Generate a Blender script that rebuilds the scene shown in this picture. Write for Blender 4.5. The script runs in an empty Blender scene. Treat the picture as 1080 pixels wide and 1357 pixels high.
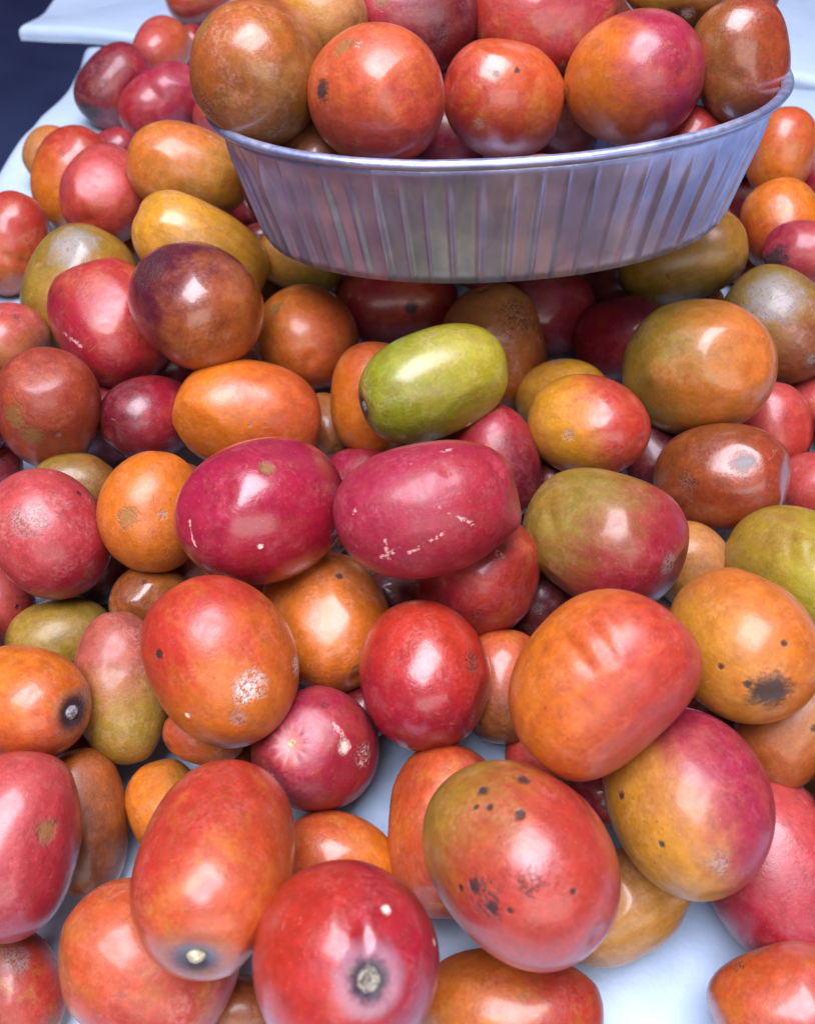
import bpy, math, random
import numpy as np
from mathutils import Vector, Matrix

# ------------------------------------------------------------------ scene, camera, light
sc = bpy.context.scene
sc.render.engine = 'CYCLES'
sc.cycles.use_denoising = True
sc.cycles.max_bounces = 8
sc.cycles.diffuse_bounces = 4
sc.cycles.glossy_bounces = 4
sc.view_settings.view_transform = 'Standard'
sc.view_settings.look = 'None'
sc.view_settings.gamma = 1.0
sc.view_settings.exposure = 0.06
col = sc.collection

CAM_H, PITCH, FPX = 0.235, 50.0, 1100.0
cd = bpy.data.cameras.new('camera')
cd.sensor_fit = 'HORIZONTAL'; cd.sensor_width = 36.0
cd.lens = FPX / 1080.0 * 36.0
cd.clip_start = 0.01; cd.clip_end = 50.0
cd.dof.use_dof = True
cd.dof.focus_distance = 0.235
cd.dof.aperture_fstop = 22.0
cam = bpy.data.objects.new('camera', cd); col.objects.link(cam)
cam.location = (0, 0, CAM_H)
cam.rotation_euler = (math.radians(90 - PITCH), 0, 0)
sc.camera = cam

world = bpy.data.worlds.new('World'); sc.world = world; world.use_nodes = True
bg = world.node_tree.nodes['Background']
bg.inputs['Color'].default_value = (0.55, 0.52, 0.80, 1)
bg.inputs['Strength'].default_value = 0.10

def area(name, loc, target, sx, sy, power, color):
    l = bpy.data.lights.new(name, 'AREA'); l.shape = 'RECTANGLE'; l.size = sx; l.size_y = sy
    l.energy = power; l.color = color
    o = bpy.data.objects.new(name, l); col.objects.link(o); o.location = loc
    o.rotation_euler = (Vector(target) - Vector(loc)).to_track_quat('-Z', 'Y').to_euler()
    return o
area('overhead_light', (-0.08, 0.10, 1.05), (0.0, 0.20, 0.0), 0.62, 0.92, 28.0, (0.90, 0.88, 1.0))
area('stall_front_light', (0.25, -1.25, 0.80), (0.0, 0.25, 0.05), 1.7, 0.8, 12.5, (1.0, 0.95, 0.90))

# ------------------------------------------------------------------ helpers
def lin(c):
    return tuple(((v / 255) / 12.92 if v / 255 <= 0.04045 else ((v / 255 + 0.055) / 1.055) ** 2.4) for v in c)

class NT:
    """small wrapper to wire shader nodes"""
    def __init__(self, name):
        self.m = bpy.data.materials.new(name); self.m.use_nodes = True
        self.t = self.m.node_tree; self.n = self.t.nodes
        self.b = self.n['Principled BSDF']
    def put(self, sock, v):
        if isinstance(v, bpy.types.NodeSocket): self.t.links.new(v, sock)
        elif v is not None: sock.default_value = v
    def math(self, op, a, b=None, c=None, clamp=False):
        n = self.n.new('ShaderNodeMath'); n.operation = op; n.use_clamp = clamp
        for i, v in enumerate((a, b, c)): self.put(n.inputs[i], v)
        return n.outputs[0]
    def vec(self, op, a, b=None, s=None):
        n = self.n.new('ShaderNodeVectorMath'); n.operation = op
        self.put(n.inputs[0], a); self.put(n.inputs[1], b)
        if s is not None: self.put(n.inputs['Scale'], s)
        return n.outputs['Value'] if op in ('DOT_PRODUCT', 'LENGTH', 'DISTANCE') else n.outputs[0]
    def noise(self, v, scale, detail=3.0, rough=0.55, dist=0.0):
        n = self.n.new('ShaderNodeTexNoise'); self.put(n.inputs['Vector'], v)
        n.inputs['Scale'].default_value = scale; n.inputs['Detail'].default_value = detail
        n.inputs['Roughness'].default_value = rough; n.inputs['Distortion'].default_value = dist
        return n.outputs['Fac']
    def voronoi(self, v, scale):
        n = self.n.new('ShaderNodeTexVoronoi'); self.put(n.inputs['Vector'], v); n.inputs['Scale'].default_value = scale
        return n.outputs['Distance'], n.outputs['Color']
    def remap(self, v, a, b, c=0.0, d=1.0, smooth=True):
        n = self.n.new('ShaderNodeMapRange'); n.interpolation_type = 'SMOOTHSTEP' if smooth else 'LINEAR'
        self.put(n.inputs['Value'], v)
        for k, x in zip(('From Min', 'From Max', 'To Min', 'To Max'), (a, b, c, d)): n.inputs[k].default_value = x
        return n.outputs['Result']
    def mix(self, f, a, b, mode='MIX'):
        n = self.n.new('ShaderNodeMix'); n.data_type = 'RGBA'; n.blend_type = mode
        self.put(n.inputs['Factor'], f)
        for s, v in ((n.inputs[6], a), (n.inputs[7], b)):
            self.put(s, v if isinstance(v, bpy.types.NodeSocket) else (*v[:3], 1))
        return n.outputs[2]
    def bump(self, h, strength, dist, normal=None):
        n = self.n.new('ShaderNodeBump'); n.inputs['Strength'].default_value = strength
        n.inputs['Distance'].default_value = dist; self.put(n.inputs['Height'], h); self.put(n.inputs['Normal'], normal)
        return n.outputs['Normal']
    def coord(self):
        return self.n.new('ShaderNodeTexCoord').outputs['Object']

def mesh_obj(name, verts, faces, mat, parent=None, smooth=True):
    me = bpy.data.meshes.new(name)
    me.from_pydata([tuple(v) for v in verts], [], faces)
    me.update()
    me.polygons.foreach_set('use_smooth', [smooth] * len(me.polygons))
    me.materials.append(mat)
    o = bpy.data.objects.new(name, me); col.objects.link(o)
    if parent: o.parent = parent
    return o

def cos_noise(p, rng, freq, n=9):
    """smooth pseudo noise in about -1..1 for an (N,3) array"""
    out = np.zeros(len(p))
    for _ in range(n):
        k = rng.normal(size=3); k *= freq * (0.6 + 0.8 * rng.random()) / np.linalg.norm(k)
        out += np.cos(p @ k + rng.random() * 6.283)
    return out / math.sqrt(n)

# ------------------------------------------------------------------ setting
def cloth_material():
    t = NT('cloth_sheet'); P = t.coord()
    n1 = t.noise(P, 5.0, 4); n2 = t.noise(P, 38.0, 5); n3 = t.noise(P, 900.0, 2)
    c = t.mix(t.remap(n1, .3, .7), lin((160, 185, 214)), lin((184, 203, 226)))
    c = t.mix(t.remap(n2, .62, .75, 0, .3), c, lin((150, 165, 190)))
    t.put(t.b.inputs['Base Color'], c)
    t.b.inputs['Roughness'].default_value = 0.42
    nb = t.bump(n2, .35, .003); nb = t.bump(n3, .12, .0004, nb)
    t.put(t.b.inputs['Normal'], nb)
    return t.m
CLOTH = cloth_material()

def dark_material():
    t = NT('dark_floor'); P = t.coord()
    n = t.noise(P, 4.0, 5); n2 = t.noise(P, 120.0, 3)
    t.put(t.b.inputs['Base Color'], t.mix(t.remap(n, .3, .7), lin((84, 100, 160)), lin((102, 120, 180))))
    t.b.inputs['Roughness'].default_value = .8
    t.put(t.b.inputs['Normal'], t.bump(n2, .3, .002))
    return t.m

floor = mesh_obj('floor', [(-6, -4, -.78), (6, -4, -.78), (6, 8, -.78), (-6, 8, -.78)], [(0, 1, 2, 3)], dark_material(), smooth=False)
floor['kind'] = 'structure'

def cloth_sheet(name, quad, seed, skirt=0.16, r=0.012, step=0.008, wob=1.0):
    """sheet over a table top: quad = corners (front-left, front-right, rear-right, rear-left); edges roll over and hang"""
    rng = np.random.default_rng(seed)
    q = [np.array(p, float) for p in quad]
    ext = r * math.pi / 2 + skirt
    wl = np.linalg.norm(q[1] - q[0]); hl = np.linalg.norm(q[3] - q[0])
    def axis_vals(L):
        inner = list(np.linspace(0, L, max(2, int(L / step))))
        edge = [s for s in np.linspace(0, r * math.pi / 2, 6)[1:]] + [r * math.pi / 2 + s for s in np.linspace(0, skirt, 9)[1:]]
        return np.array([-e for e in reversed(edge)] + inner + [L + e for e in edge])
    us, vs = axis_vals(wl), axis_vals(hl)
    def roll(e):
        a = min(e / r, math.pi / 2)
        return r * math.sin(a), -(r - r * math.cos(a)) - max(0, e - r * math.pi / 2)
    V = []
    for v in vs:
        for u in us:
            cu, cv = min(max(u, 0), wl), min(max(v, 0), hl)
            a, b = cu / wl, cv / hl
            p = (q[0] * (1 - a) + q[1] * a) * (1 - b) + (q[3] * (1 - a) + q[2] * a) * b
            ou, zu = roll(abs(u - cu)); ov, zv = roll(abs(v - cv))
            V.append((p[0] + math.copysign(ou, u - cu), p[1] + math.copysign(ov, v - cv), min(zu, zv) if (zu < 0 or zv < 0) else 0.0))
    V = np.array(V)
    n = cos_noise(V * [1, 1, .4], rng, 45) * .0010 + cos_noise(V * [1.4, .6, .4], rng, 110) * .0005
    crease = -np.exp(-(cos_noise(V * [1, .8, .3], rng, 26, 5) / .10) ** 2) * .0026 - np.exp(-(cos_noise(V * [.7, 1.2, .3], rng, 40, 5) / .09) ** 2) * .0018
    V[:, 2] += np.minimum((n + crease) * wob, 0.0006) - 0.0012
    d_edge = np.minimum.reduce([V[:, 0] - min(q[0][0], q[3][0]), q[1][0] - V[:, 0], V[:, 1] - q[0][1], q[3][1] - V[:, 1]])
    near = np.exp(-np.clip(d_edge, 0, 1) / .03)
    V[:, 0] += near * cos_noise(V * [.2, 1, .2], rng, 28, 5) * .006
    V[:, 1] += near * cos_noise(V * [1, .2, .2], rng, 28, 5) * .006
    V[:, 2] += near * np.minimum(cos_noise(V * [1, 1, .2], rng, 34, 5) * .003, .002)
    hang = np.clip(-V[:, 2] / .05, 0, 1)
    V[:, 0] += cos_noise(V * [.2, 1, .2], rng, 60) * .004 * hang
    V[:, 1] += cos_noise(V * [1, .2, .2], rng, 60) * .004 * hang
    nu, nv = len(us), len(vs)
    F_ = [(j * nu + i, j * nu + i + 1, (j + 1) * nu + i + 1, (j + 1) * nu + i) for j in range(nv - 1) for i in range(nu - 1)]
    return mesh_obj(name, V, F_, CLOTH)

main = cloth_sheet('table_cloth', [(-.218, -.30), (.62, -.30), (.62, .50), (-.218, .628)], 4)
main['label'] = 'pale blue white cloth spread under the heap of fruit'; main['category'] = 'cloth'
rear = cloth_sheet('table_cloth', [(-.278, .676), (.95, .50), (.95, 1.3), (-.300, 1.3)], 9, skirt=.004, r=.006, step=.02, wob=1.6)
rear.location.z = -0.004
rear['label'] = 'second white cloth on the surface behind the heap, beyond the dark gap'; rear['category'] = 'cloth'

def slab(name, quad, z0, z1, mat, parent):
    v = [(x, y, z0) for x, y in quad] + [(x, y, z1) for x, y in quad]
    f = [(3, 2, 1, 0), (4, 5, 6, 7)] + [(i, (i + 1) % 4, 4 + (i + 1) % 4, 4 + i) for i in range(4)]
    return mesh_obj(name, v, f, mat, parent, smooth=False)
def wood_material():
    t = NT('table_wood'); P = t.coord()
    n = t.noise(t.vec('MULTIPLY', P, (2, 30, 30)), 3.0, 5)
    t.put(t.b.inputs['Base Color'], t.mix(n, lin((70, 50, 38)), lin((110, 82, 60)))); t.b.inputs['Roughness'].default_value = .6
    return t.m
WOOD = wood_material()
def table(label, quad, top):
    t = bpy.data.objects.new('stall_table', None); col.objects.link(t)
    cxm = sum(p[0] for p in quad) / 4; cym = sum(p[1] for p in quad) / 4
    t.location = (cxm, cym, -.78); t['label'] = label; t['category'] = 'table'
    qq = [(x - cxm, y - cym) for x, y in quad]
    slab('table_top', qq, .78 + top - .03, .78 + top, WOOD, t)
    for x, y in qq:
        x *= .92; y *= .92
        slab('leg', [(x - .02, y - .02), (x + .02, y - .02), (x + .02, y + .02), (x - .02, y + .02)], 0, .78 + top - .03, WOOD, t)
table('wooden table hidden under the cloth that carries the fruit heap', [(-.215, -.297), (.617, -.297), (.617, .50), (-.215, .625)], -.0055)
table('wooden table hidden under the second white cloth behind', [(-.20, .72), (.90, .56), (.90, 1.25), (-.20, 1.25)], -.0115)

# ------------------------------------------------------------------ foil tray
TRAY = dict(x=0.03035, y=0.27743, z=0.07437, yaw=0.02519, pit=-0.06120, rol=-0.04888, A=0.09300, B=0.05724, h=0.04408, ta=0.00924, n=2.08043)
def foil_material():
    t = NT('aluminium_foil'); P = t.coord()
    n = t.noise(P, 60.0, 4); n2 = t.noise(t.vec('MULTIPLY', P, (1, 1, .12)), 420.0, 4); n3 = t.noise(P, 25.0, 3)
    c = t.mix(t.remap(n, .35, .7), lin((152, 161, 200)), lin((184, 191, 222)))  # blue tint put into the metal colour for reflections of blue surroundings
    c = t.mix(t.remap(n3, .55, .75, 0, .35), c, lin((120, 122, 150)))
    t.put(t.b.inputs['Base Color'], c)
    t.b.inputs['Metallic'].default_value = .80
    t.put(t.b.inputs['Roughness'], t.remap(n2, .3, .7, .36, .50))
    t.put(t.b.inputs['Normal'], t.bump(n2, .10, .0006, t.bump(n, .18, .002)))
    return t.m
FOIL = foil_material()

def build_tray():
    T = TRAY
    root = bpy.data.objects.new('foil_tray', None); col.objects.link(root)
    root['label'] = 'oval fluted aluminium foil tray set on the heap, full of fruit'; root['category'] = 'tray'
    R = Matrix.Rotation(T['yaw'], 4, 'Z') @ Matrix.Rotation(T['pit'], 4, 'X') @ Matrix.Rotation(T['rol'], 4, 'Y')
    root.matrix_world = Matrix.Translation((T['x'], T['y'], T['z'])) @ R
    NS = 2000
    u = np.linspace(0, 2 * math.pi, NS, endpoint=False)
    c, s = np.cos(u), np.sin(u); e = 2 / T['n']
    ux, uy = np.sign(c) * np.abs(c) ** e, np.sign(s) * np.abs(s) ** e
    # arc length so that the flutes are evenly spaced
    L = np.hypot(np.diff(np.append(ux * T['A'], ux[0] * T['A'])), np.diff(np.append(uy * T['B'], uy[0] * T['B'])))
    arc = np.concatenate([[0], np.cumsum(L)[:-1]]) / L.sum()
    rng = np.random.default_rng(11)
    ph = arc * 2 * math.pi
    wob = .5 * np.sin(ph * 3 + 1) + .4 * np.sin(ph * 7 + 2) + .35 * np.sin(ph * 13)
    w = 58 * ph + 1.4 * wob
    wm = np.mod(w, 2 * math.pi) - math.pi
    rib = np.floor(w / (2 * math.pi)).astype(int); hgt = .55 + .75 * rng.random(rib.max() + 2); wid = .45 + .35 * rng.random(rib.max() + 2)
    flute = hgt[rib] * np.exp(-(wm / wid[rib]) ** 2) - .35
    crum = .5 * np.sin(ph * 9 + .7) + .35 * np.sin(ph * 23 + 1.1)
    nx, ny = ux.copy(), uy.copy(); nl = np.hypot(nx, ny); nx /= nl; ny /= nl
    def ring(z, off, am, cr=0.0):
        f = min(max(z / T['h'], 0), 1)
        A, B = T['A'] - .0016 - T['ta'] * (1 - f), T['B'] - T['ta'] * (1 - f)
        d = off + am * flute + cr * crum
        return np.stack([A * ux + nx * d, B * uy + ny * d, np.full(NS, z)], 1)
    def tube(name, rings, close=False, cap=None):
        V = np.concatenate(rings); n = len(rings); Fc = []
        for k in range(n - (0 if close else 1)):
            a0, b0 = k * NS, ((k + 1) % n) * NS
            for i in range(NS):
                j = (i + 1) % NS
                Fc.append((a0 + i, a0 + j, b0 + j, b0 + i))
        if cap is not None: Fc.append(tuple(range(cap * NS, cap * NS + NS)))
        return mesh_obj(name, V, Fc, FOIL, root)
    h = T['h']
    # wall: a double skin, outside then inside
    prof = []
    for q in np.linspace(0, 1, 15):
        am = .0017 * min(1, q / .06) * min(1, max(0, (.90 - q) / .16))
        prof.append((q * (h - .0022), am, .0006 * math.sin(q * 3.0)))
    outer = [ring(z, .0, am, cr) for z, am, cr in prof]
    inner = [ring(z, -.0005, am, cr) for z, am, cr in reversed(prof)]
    tube('wall', outer + inner, close=True)
    # rim: flat collar then a rolled bead
    rr = []
    for a in np.linspace(0, 2 * math.pi, 12, endpoint=False):
        rr.append(ring(h - .0008 + .0016 * math.sin(a), .0012 + .0019 * math.cos(a), 0, .0002))
    rim = tube('rim', rr, close=True)
    # floor
    fl = []
    for q, z in ((1.0, .0004), (.94, .0), (.8, .0008), (.5, .0006), (.2, .0007)):
        r0 = ring(0, -.0006, 0); r0[:, 0] *= q; r0[:, 1] *= q; r0[:, 2] = z; fl.append(r0)
    tube('floor', fl, cap=len(fl) - 1)
build_tray()

# ------------------------------------------------------------------ fruit
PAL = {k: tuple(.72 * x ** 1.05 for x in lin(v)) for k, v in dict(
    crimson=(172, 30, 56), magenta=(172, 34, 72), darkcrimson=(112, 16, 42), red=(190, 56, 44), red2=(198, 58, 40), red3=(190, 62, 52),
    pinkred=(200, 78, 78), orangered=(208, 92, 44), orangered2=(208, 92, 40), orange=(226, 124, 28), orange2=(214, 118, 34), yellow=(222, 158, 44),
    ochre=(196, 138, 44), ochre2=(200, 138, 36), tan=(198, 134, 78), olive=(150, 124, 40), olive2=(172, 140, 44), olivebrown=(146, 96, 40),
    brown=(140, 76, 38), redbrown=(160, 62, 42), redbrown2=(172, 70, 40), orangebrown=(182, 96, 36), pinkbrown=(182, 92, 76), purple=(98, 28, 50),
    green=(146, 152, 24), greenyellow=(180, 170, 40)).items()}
SPOT = {k: lin(v) for k, v in dict(dark=(30, 28, 32), darkspeck=(52, 44, 44), grey=(150, 138, 132), greyblue=(150, 156, 172), white=(222, 208, 204),
    pale=(236, 214, 196), crust=(190, 156, 140), olive=(120, 92, 40)).items()}
WARM = [tuple(.75 * x for x in lin(c)) for c in ((222, 122, 34), (214, 146, 44), (206, 96, 40), (186, 140, 44))]

def fruit_material(name, seed, c1, c2, gdir, A, B, o, rot):
    """skin: two ripening colours running into each other, mottling, lenticels, freckles, dust, and this fruit's own blemishes"""
    rng = random.Random(seed)
    t = NT(name); P = t.coord()
    Pn = t.vec('SCALE', P, s=1.0 / B)
    off = Vector((rng.uniform(-50, 50), rng.uniform(-50, 50), rng.uniform(-50, 50)))
    Q = t.vec('ADD', Pn, tuple(off))
    big = t.noise(Q, 1.15, 3, .55, .4)
    mid = t.noise(Q, 4.2, 5, .62)
    streak = t.noise(t.vec('MULTIPLY', Q, (1, 1, .22)), 5.5, 4, .6, .3)
    fine = t.noise(Q, 16.0, 4, .65)
    g = t.vec('DOT_PRODUCT', Pn, tuple(rot.transposed() @ Vector(gdir)))
    gs = o.get('gs', .9)
    g = t.math('MULTIPLY_ADD', g, .5 * gs, .5)
    g = t.math('ADD', g, t.math('MULTIPLY', t.math('SUBTRACT', big, .5), .75))
    g = t.math('ADD', g, t.math('MULTIPLY', t.math('SUBTRACT', streak, .5), .5))
    g = t.math('ADD', g, o.get('gofs', 0.0))
    c = t.mix(t.remap(g, .12, .88), PAL[c1], PAL[c2])
    third = WARM[rng.randrange(4)] if c1 not in ('green', 'greenyellow') else lin((196, 178, 52))
    c = t.mix(t.remap(t.noise(Q, 1.9, 4, .6, .6), .46, .70, 0, 0.0 if o.get('plain') else .34 if c1 in ('red', 'red2', 'red3', 'orangered', 'orangered2', 'orange', 'orange2', 'redbrown', 'redbrown2', 'brown', 'orangebrown') else .14), c, third)
    c = t.mix(t.remap(streak, .42, .62, 0, .34), c, t.mix(.5, c, lin((120, 60, 30))))
    c = t.mix(1.0, c, t.mix(t.remap(mid, .28, .74), (.86, .84, .84), (1.10, 1.10, 1.08)), 'MULTIPLY')
    c = t.mix(1.0, c, t.mix(t.remap(fine, .30, .70), (.91, .89, .88), (1.06, 1.06, 1.06)), 'MULTIPLY')
    # lenticels and freckles
    d, rc = t.voronoi(Q, 22.0)
    pick = t.vec('DOT_PRODUCT', rc, (1, 0, 0))
    c = t.mix(t.math('MULTIPLY', t.remap(d, .07, .17, 1, 0), t.remap(pick, .45, .6, 0, .32)), c, lin((236, 176, 140)))
    d2, rc2 = t.voronoi(Q, 8.5)
    pick2 = t.vec('DOT_PRODUCT', rc2, (0, 1, 0))
    c = t.mix(t.math('MULTIPLY', t.remap(d2, .05, .12, 1, 0), t.remap(pick2, .72, .76, 0, .8)), c, lin((70, 40, 30)))
    # dry scuffs, drawn out round the fruit
    sc_ = t.noise(t.vec('MULTIPLY', Q, (.5, 1.0, 3.2)), 9.0, 3, .7, 1.2)
    c = t.mix(t.math('MULTIPLY', t.remap(sc_, .64, .72), t.remap(big, .45, .6, 0, .30)), c, lin((206, 158, 128)))
    # dusty film
    pl = o.get('pale', 0)
    dust = t.math('MULTIPLY', t.remap(t.noise(Q, 2.2, 5, .65, .5), .45, .75), t.remap(fine, .35, .65))
    c = t.mix(t.math('MULTIPLY', dust, .09 + .14 * pl), c, lin((214, 176, 172)))
    dull = t.remap(t.noise(Q, 2.8, 5, .6, .8), .42, .68, 0, .22)
    ro = rng.uniform(-.05, .10)
    rough = t.math('ADD', t.math('ADD', t.math('ADD', dull, ro), t.remap(mid, .3, .7, .31, .42)) if not o.get('gloss') else t.remap(mid, .3, .7, .24, .34), t.math('MULTIPLY', dust, .25))
    spotmask = None
    PU = t.vec('NORMALIZE', P)
    inv = rot.transposed()
    extra = []
    for _ in range(rng.choice((1, 2, 2, 3, 4))):          # chance scabs, bruises and flecks
        v = Vector((rng.gauss(0, 1), rng.gauss(0, 1), rng.gauss(0, 1))).normalized()
        extra.append((tuple(rot @ Vector((v.x * B, v.y * B, v.z * A))), B * rng.uniform(.06, .24), rng.choice(('grey', 'darkspeck', 'olive', 'darkspeck', 'crust', 'dark'))))
    for p, r, kind in [s for s in extra if s[2] != 'dark' or s[1] < .12 * B] + list(o.get('spots', ())):
        dd = t.vec('DISTANCE', t.vec('SCALE', PU, s=Vector(p).length), tuple(inv @ Vector(p)))
        nz = t.math('ADD', t.math('MULTIPLY', t.math('SUBTRACT', mid, .5), 1.5 * r), t.math('MULTIPLY', t.math('SUBTRACT', fine, .5), 0.8 * r))
        dd = t.math('ADD', dd, nz)
        m = t.remap(dd, .35 * r, 1.15 * r, 1, 0)
        if kind in ('darkspeck', 'crust', 'white', 'grey', 'greyblue'):
            sp = t.noise(Q, 22.0, 3, .7)
            lo = {'darkspeck': .47, 'crust': .45, 'white': .40, 'grey': .38, 'greyblue': .30}[kind]
            m = t.math('MULTIPLY', m, t.remap(sp, lo, lo + .14))
        k = {'dark': .9, 'darkspeck': .85, 'grey': .55, 'greyblue': .46, 'white': .8, 'pale': .85, 'crust': .8, 'olive': .7}[kind]
        m = t.math('MULTIPLY', m, k)
        c = t.mix(m, c, SPOT[kind])
        spotmask = m if spotmask is None else t.math('MAXIMUM', spotmask, m)
    for p, q, w in o.get('lines', ()):
        a = inv @ Vector(p); b = inv @ Vector(q); ba = b - a
        wig = t.vec('SCALE', t.vec('SUBTRACT', rc, (.5, .5, .5)), s=w * .9)
        pa = t.vec('ADD', t.vec('SUBTRACT', t.vec('SCALE', PU, s=(a.length + b.length) * .5), tuple(a)), wig)
        hh = t.math('DIVIDE', t.vec('DOT_PRODUCT', pa, tuple(ba)), ba.dot(ba), clamp=True)
        bh = t.n.new('ShaderNodeVectorMath'); bh.operation = 'SCALE'; bh.inputs[0].default_value = ba; t.put(bh.inputs['Scale'], hh)
        dd = t.vec('DISTANCE', pa, bh.outputs[0])
        m = t.math('MULTIPLY', t.remap(dd, .3 * w, 1.0 * w, .85, 0), t.remap(fine, .36, .5))
        c = t.mix(m, c, lin((232, 172, 170)))
        spotmask = m if spotmask is None else t.math('MAXIMUM', spotmask, m)
    st = o.get('stem')
    if st:
        dp = t.math('DIVIDE', t.vec('DISTANCE', P, (0, 0, A)), B)
        dn = t.math('ADD', dp, t.math('MULTIPLY', t.math('SUBTRACT', fine, .5), .13))
        if st == 'star':
            sx = t.n.new('ShaderNodeSeparateXYZ'); t.put(sx.inputs[0], P)
            ang = t.math('ARCTAN2', sx.outputs[1], sx.outputs[0])
            ray_ = t.math('SINE', t.math('ADD', t.math('MULTIPLY', ang, 11.0), t.math('MULTIPLY', mid, 5.0)))
            m = t.math('MULTIPLY', t.remap(ray_, -.1, .8, 0, .42), t.remap(dn, .16, .42, 1, 0))
            m = t.math('MAXIMUM', m, t.remap(dn, .12, .24, .5, 0))
            c = t.mix(m, c, lin((226, 140, 130)))
        else:
            r1, r2, halo = {'cup': (.14, .27, .44), 'knob': (.16, .40, .60), 'dark': (.20, .40, .46)}[st]
            c = t.mix(t.remap(dn, r2, halo, .34, 0), c, lin((150, 150, 170)) if st == 'cup' else lin((120, 96, 80)))
            m = t.remap(dn, r1, r2, .93, 0)
            c = t.mix(m, c, lin((36, 36, 50)))
    if spotmask is not None: rough = t.math('ADD', rough, t.math('MULTIPLY', spotmask, .25))
    t.put(t.b.inputs['Base Color'], c); t.put(t.b.inputs['Roughness'], rough)
    t.b.inputs['Specular IOR Level'].default_value = .5
    t.b.inputs['Coat Weight'].default_value = .6 if o.get('gloss') else rng.uniform(.25, .7)
    t.b.inputs['Coat Roughness'].default_value = .16 if o.get('gloss') else rng.uniform(.15, .27)
    nb = t.bump(mid, .20, .0010)
    nb = t.bump(fine, .20, .0006, nb)
    if spotmask is not None: nb = t.bump(spotmask, .6, -.0007, nb)
    t.put(t.b.inputs['Normal'], nb)
    return t.m

_cs = {}
def cube_sphere(n):
    """unit sphere from a subdivided cube, no poles"""
    if n in _cs: return _cs[n]
    idx = {}; V = []; F_ = []
    def vid(x, y, z):
        k = (x, y, z)
        if k not in idx:
            idx[k] = len(V); v = np.tan(np.array([x, y, z], float) / n * math.pi / 4)
            V.append(v / np.linalg.norm(v))
        return idx[k]
    rngn = range(-n, n, 2)
    for ax_ in range(3):
        for sg in (-n, n):
            for i in rngn:
                for j in rngn:
                    qd = []
                    for a, b in ((i, j), (i + 2, j), (i + 2, j + 2), (i, j + 2)):
                        p = [0, 0, 0]; p[ax_] = sg; p[(ax_ + 1) % 3] = a; p[(ax_ + 2) % 3] = b; qd.append(vid(*p))
                    F_.append(tuple(qd if sg > 0 else qd[::-1]))
    _cs[n] = (np.array(V), F_); return _cs[n]

def fruit_verts(A, B, seed, o, rot, n):
    rng = np.random.default_rng(seed)
    U, F_ = cube_sphere(n)
    p = 2.45 if o.get('barrel') else (2.08 if o.get('round') else 2.15 + .35 * rng.random())
    rad = (np.abs(U[:, 2]) ** p + np.hypot(U[:, 0], U[:, 1]) ** p) ** (-1 / p)
    V = U * rad[:, None]
    zz = V[:, 2]
    taper = 1 + (rng.random() - .5) * .10 * zz
    V[:, 0] *= taper; V[:, 1] *= taper
    V[:, 0] += .07 * rng.normal() * (zz * zz - .4)
    V[:, 0] *= 1 + .02 * rng.normal(); V[:, 1] *= 1 + .02 * rng.normal()
    am = .030 if o.get('lump') else .019
    disp = cos_noise(U, rng, 2.6) * am + cos_noise(U, rng, 6.0) * .0045
    wr = o.get('wr', 0)
    if wr:
        disp += wr * (-.010) * np.clip(cos_noise(U * [1, 1, .5], rng, 13), 0, 2) ** 1.5
    # shallow puckers where stalk and blossom were
    pk = np.hypot(U[:, 0], U[:, 1])
    for sgn in (1, -1):
        m = (U[:, 2] * sgn > 0)
        dep = .085 if (o.get('stem') and sgn > 0) else .03
        disp -= m * dep * np.exp(-(pk / (.21 if (o.get('stem') and sgn > 0) else .14)) ** 2)
        if o.get('stem') in ('cup', 'star') and sgn > 0:
            an = np.arctan2(U[:, 1], U[:, 0]); disp -= m * .004 * np.exp(-((pk - .2) / .14) ** 2) * (np.cos(an * 9 + 2 * np.sin(an * 2)) > .3)
    V = V * (1 + disp)[:, None]
    for _ in range(int(rng.integers(3, 6)) if not o.get('round') else 2):          # sides pressed flat by neighbours
        nrm = rng.normal(size=3); nrm /= np.linalg.norm(nrm)
        th = .86 + .08 * rng.random(); hh = V @ nrm; ex = np.maximum(hh - th, 0)
        V = V - nrm * (ex * .55 * (ex / (ex + .03)))[:, None]
    V = V * [B, B, A]
    inv = np.array(rot.transposed())
    if 'tip' in o:
        tp = inv @ np.array(o['tip']); tn = tp / np.linalg.norm(tp)
        d = np.linalg.norm(V - tp, axis=1); V += tn * (o.get('tipk', .10) * B * np.exp(-(d / (.28 * B)) ** 2))[:, None]
    for a, b, w, dep in o.get('dents', ()):
        a = inv @ np.array(a); b = inv @ np.array(b); ba = b - a
        VU = V / np.linalg.norm(V, axis=1)[:, None] * (np.linalg.norm(a) + np.linalg.norm(b)) * .5
        h = np.clip(((VU - a) @ ba) / (ba @ ba), 0, 1)
        d = np.linalg.norm(VU - a - h[:, None] * ba, axis=1)
        dep = dep * np.sin(np.pi * np.clip(.12 + .76 * h, 0, 1)) ** 1.3
        k = -dep * B * np.exp(-(d / w) ** 2) + .16 * dep * B * np.exp(-((d - 2.0 * w) / w) ** 2)
        N = V / np.linalg.norm(V, axis=1)[:, None]
        V = V + N * k[:, None]
    return V, F_

def scar_material(kind):
    t = NT('stem_scar_' + kind); P = t.coord()
    n = t.noise(P, 900.0, 4)
    lo, hi = {'cup': ((70, 64, 58), (150, 140, 126)), 'knob': ((150, 140, 112), (206, 196, 166)), 'dark': ((84, 82, 88), (166, 160, 164)), 'star': ((150, 118, 84), (206, 180, 140))}[kind]
    t.put(t.b.inputs['Base Color'], t.mix(t.remap(n, .3, .7), lin(lo), lin(hi)))
    t.b.inputs['Roughness'].default_value = .5
    t.put(t.b.inputs['Normal'], t.bump(n, .5, .0005))
    return t.m

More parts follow.
